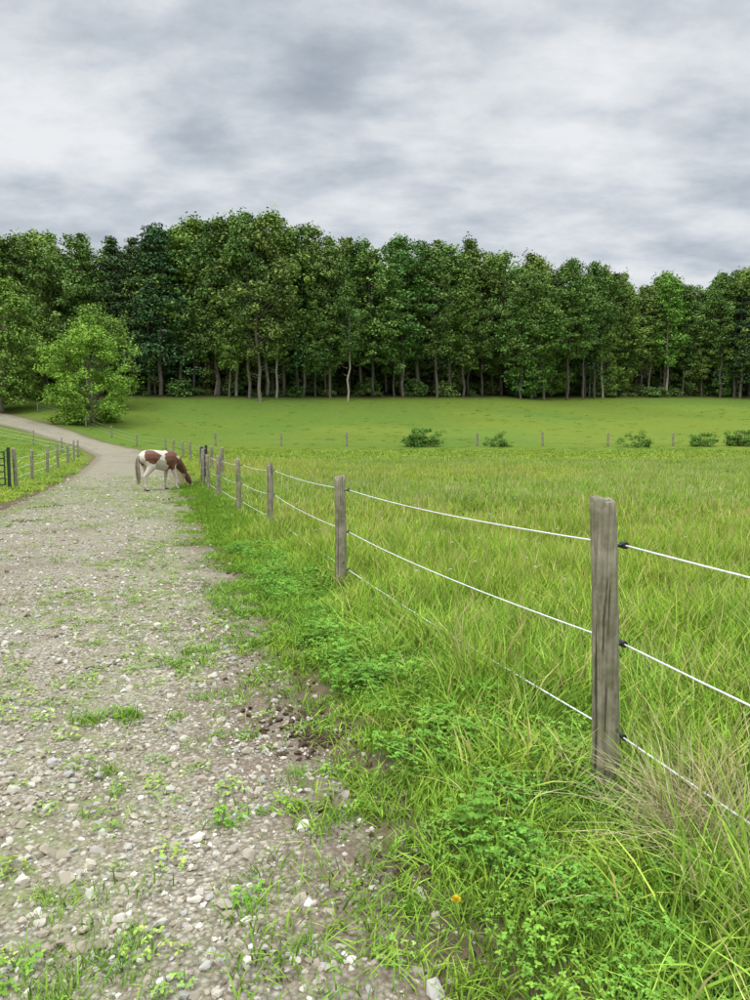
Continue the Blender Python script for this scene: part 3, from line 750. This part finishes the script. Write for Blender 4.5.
# ------------------------------------------------------------------ trees
def tree_mesh(seed, H, cb, R, nclump, lpc, ls, cols, kind='broad', trunk_r=.28, clump_r=1.5, leafmat=None):
    r = np.random.RandomState(seed)
    V = []; Fc = []; C = []; MI = []
    def limb(p0, p1, r0, r1, K=6, seg=3, wob=.1):
        p0 = np.array(p0, float); p1 = np.array(p1, float); o = len(V); d_ = p1 - p0; L_ = np.linalg.norm(d_) + 1e-6; d_ /= L_
        u = np.cross(d_, (0, 0, 1) if abs(d_[2]) < .9 else (1, 0, 0)); u /= np.linalg.norm(u); v_ = np.cross(d_, u)
        for j in range(seg + 1):
            t = j / seg; c = p0 + (p1 - p0) * t
            if 0 < j < seg: c = c + r.randn(3) * wob * L_ * .1
            rr = r0 + (r1 - r0) * t
            for i in range(K):
                a = i / K * 6.283; V.append(tuple(c + (u * math.cos(a) + v_ * math.sin(a)) * rr)); C.append((.5, .5, .5))
        for j in range(seg):
            for i in range(K):
                Fc.append((o + j * K + i, o + j * K + (i + 1) % K, o + (j + 1) * K + (i + 1) % K, o + (j + 1) * K + i)); MI.append(0)
    lx, ly = r.randn(2) * H * .02
    limb((0, 0, -.5), (lx, ly, H * .5), trunk_r * 1.15, trunk_r * .7, 8, 5, .12)
    limb((lx, ly, H * .5), (lx * 1.5, ly * 1.5, H * .93), trunk_r * .7, .05, 6, 4, .12)
    cent = []
    asym = r.rand() * 6.28; wd_ = r.uniform(.25, .6); tp = r.uniform(2.2, 4.5)
    for i in range(nclump):
        hz = r.rand() ** .8 if kind == 'broad' else r.rand()
        z = H * (cb + (1 - cb) * hz)
        if kind == 'broad': prof = max(.12, min(1, wd_ + hz * 1.4) * max(0, 1 - hz ** tp) ** .6)
        elif kind == 'round': prof = max(.1, 1 - abs(hz * 2 - .85) ** 2.4) ** .5 if hz * 2 - .85 < 1 else .35
        else: prof = max(.06, (1 - hz) ** .8)
        a = r.rand() * 6.283
        q = R * prof * (.3 + .7 * math.sqrt(r.rand())) * (1 + .25 * math.cos(a - asym) + .22 * math.sin(3 * a + seed + hz * 9))
        cx_, cy_ = lx + q * math.cos(a), ly + q * math.sin(a)
        z += r.randn() * .5
        cent.append((cx_, cy_, z, q))
        if r.rand() < (.35 if kind != 'round' else .3):
            zb = z - q * (.55 if kind != 'conif' else .05) - .3
            limb((lx * z / H, ly * z / H, max(zb, H * cb * .6)), (cx_, cy_, z), .07 * (trunk_r / .28), .02, 4, 2, .4)
    if kind == 'broad':
        for i in range(5):
            a = r.rand() * 6.283; z = H * (cb * (.5 + .5 * r.rand())); limb((0, 0, z), (1.5 * math.cos(a), 1.5 * math.sin(a), z + .6), .05, .01, 4, 2, .4)
    for (cx_, cy_, cz_, q) in cent:
        cr = clump_r * (.5 + 1.0 * r.rand()); fl_ = .62 if kind != 'conif' else .3
        if kind == 'conif': cr *= .5 + .8 * q / R
        n = int(lpc * (.6 + .8 * r.rand()))
        base = np.array(cols[r.randint(len(cols))]) * (.8 + .4 * r.rand())
        D = r.randn(n, 3); D /= np.linalg.norm(D, axis=1)[:, None]
        rad_ = (.35 + .75 * r.rand(n) ** .6)[:, None]
        lump = 1 + .35 * np.sin(D[:, :1] * 5 + cx_) * np.cos(D[:, 1:2] * 4 + cz_)
        Pp = D * rad_ * lump * cr * np.array([1, 1, fl_]); Pp[:, 2] -= .12 * (Pp[:, 0] ** 2 + Pp[:, 1] ** 2) / cr
        Pp += np.array([cx_, cy_, cz_])
        Nn = D * .6 + np.array([0, 0, .7]) + r.randn(n, 3) * .55; Nn /= np.linalg.norm(Nn, axis=1)[:, None]
        Tt = np.cross(Nn, r.randn(n, 3)); Tt /= np.linalg.norm(Tt, axis=1)[:, None]; Bb = np.cross(Nn, Tt)
        sz = (ls * (.6 + .8 * r.rand(n)))[:, None]
        q4 = np.stack([Pp - Tt * sz, Pp - Bb * sz * .6 + Tt * sz * .1, Pp + Tt * sz, Pp + Bb * sz * .6 + Tt * sz * .1], 1)
        o = len(V); V += [tuple(v_) for v_ in q4.reshape(-1, 3)]
        cc = base * (.8 + .4 * r.rand(n, 1)); C += [tuple(v_) for v_ in np.repeat(cc, 4, 0)]
        Fc += [(o + 4 * i, o + 4 * i + 1, o + 4 * i + 2, o + 4 * i + 3) for i in range(n)]; MI += [1] * n
    return mesh_obj("tree", V, Fc, [M_bark, leafmat or M_leafI], C, MI, linkit=False)

LC = [(.14, .215, .07), (.16, .245, .076), (.12, .195, .064), (.195, .27, .082)]
LD = [(.08, .13, .062), (.09, .145, .066), (.075, .12, .06)]
LB = [(.185, .28, .07), (.215, .31, .08), (.165, .26, .066)]
CBS = [.20, .34, .10, .27, .16, .38, .06, .24, .30]
RS = [4.8, 3.8, 5.6, 4.4, 5.2, 3.6, 4.8, 5.8, 4.2]
HS = [27, 28.5, 25, 27.5, 26, 29, 22, 27, 28]
fv = [tree_mesh(700 + i, HS[i], CBS[i], RS[i], 150, 56, .23, LC if i not in (3, 6) else LB, 'broad', .22, 1.1) for i in range(9)]
fv += [tree_mesh(720 + i, 26 + i, .14, 4.2, 120, 64, .22, LD, 'conif', .26, 1.8) for i in range(2)]
fv += [tree_mesh(730 + i, 26 + i, .03, 5.0, 80, 40, .40, LC, 'broad', .25, 1.6) for i in range(2)]
pts, rot, sc, vi, tn = [], [], [], [], []
r = np.random.RandomState(34)
for row in range(6):
    off = (0, 3.5, 8, 14, 21, 30)[row]
    xx = -150
    while xx < 170:
        xx += (3.5 if row < 3 else 4.8) * (.45 + 1.1 * r.rand())
        yy = float(Yf(xx)) + 1.5 + off + r.randn() * 1.9 + 2.5 * math.sin(xx * .13) + 1.5 * math.sin(xx * .37)
        if abs(xx) > .68 * yy + 4: continue
        u = xx / yy
        s_u = np.interp(u, [-.62, -.45, -.36, -.27, -.215, -.14, -.05, .04, .17, .33, .44, .52, .62], [.88, .92, .96, 1.04, 1.11, 1.08, 1.02, 1.0, .98, .93, .94, 1.0, 1.02])
        s_ = (.84 + .22 * r.rand()) * float(s_u)
        if row < 2 and r.rand() < .2: s_ *= .70
        pts.append((xx, yy, tz(xx, yy) - .1)); rot.append((r.randn() * .02, r.randn() * .02, r.rand() * 6.28))
        sc.append((s_ * (.9 + .4 * r.rand()), s_ * (.9 + .4 * r.rand()), s_))
        con = .55 if (-.43 < u < -.28) else .04
        vi.append(9 + r.randint(2) if r.rand() < con else (11 + r.randint(2) if row >= 4 else r.randint(9)))
        gv = r.randn(); tn.append(np.array((1.0 + .09 * r.randn(), 1.0, 1.0 + .06 * r.randn())) * float(np.clip(1 + .18 * gv, .65, 1.45)))
scatter("forest_trees", fv, pts, rot, sc, vi, tn)

ub = [tree_mesh(740 + i, 3.2, .05, 2.0, 34, 50, .22, LC, 'round', .05, .8) for i in range(3)]
pts, rot, sc, vi = [], [], [], []
for i in range(420):
    xx = -120 + 270 * r.rand(); yy = float(Yf(xx)) + 1 + 22 * r.rand() ** 1.1
    if abs(xx) > .68 * yy + 4: continue
    s_ = .25 + .65 * r.rand() ** 1.8
    if yy > float(Yf(xx)) + 11: s_ *= 1.9
    pts.append((xx, yy, tz(xx, yy) - .2)); rot.append((0, 0, r.rand() * 6.28)); sc.append((s_ * 1.3, s_ * 1.3, s_)); vi.append(r.randint(3))
scatter("forest_undergrowth", ub, pts, rot, sc, vi, rtint(r, len(pts), .25))

def place(o, name, x_, y_, s_, rz_=0):
    o.name = name; o.location = (x_, y_, tz(x_, y_) - .1); o.rotation_euler = (0, 0, rz_); o.scale = (s_, s_, s_); link(o); return o
LBr = [(.21, .335, .062), (.245, .375, .072), (.18, .295, .057)]
place(tree_mesh(801, 12.5, .04, 5.2, 170, 150, .15, LBr, 'round', .22, .95, M_leaf1), "maple_tree", -36.8, 95, 1.0)
place(tree_mesh(802, 19, .10, 5.8, 190, 120, .2, LB, 'round', .35, 1.3, M_leaf1), "maple_tree", -55, 107, 1.0)
place(tree_mesh(803, 15, .10, 5.2, 140, 120, .19, LB, 'round', .28, 1.2, M_leaf1), "maple_tree", -41.5, 109, 1.0)

bm0 = tree_mesh(850, 2.0, .02, 2.0, 40, 110, .10, [(.10, .19, .045), (.13, .225, .05)], 'round', .04, .5, M_leaf1)
bm1 = tree_mesh(851, 1.5, .02, 2.2, 36, 100, .10, [(.17, .26, .07), (.13, .23, .05)], 'round', .04, .45, M_leaf1)
for i, (u, yy, me_, s_) in enumerate([(.067, 83.2, bm0.data, 1.0), (.175, 83, bm1.data, .75), (.365, 82, bm1.data, .8), (.448, 84, bm0.data, .75), (.51, 84, bm0.data, .9)]):
    o = bpy.data.objects.new("meadow_bush", me_); link(o)
    xx = u * yy; o.location = (xx, yy, tz(xx, yy) - .1); o.scale = (s_, s_, s_); o.rotation_euler = (0, 0, i * 1.3)
print("done")
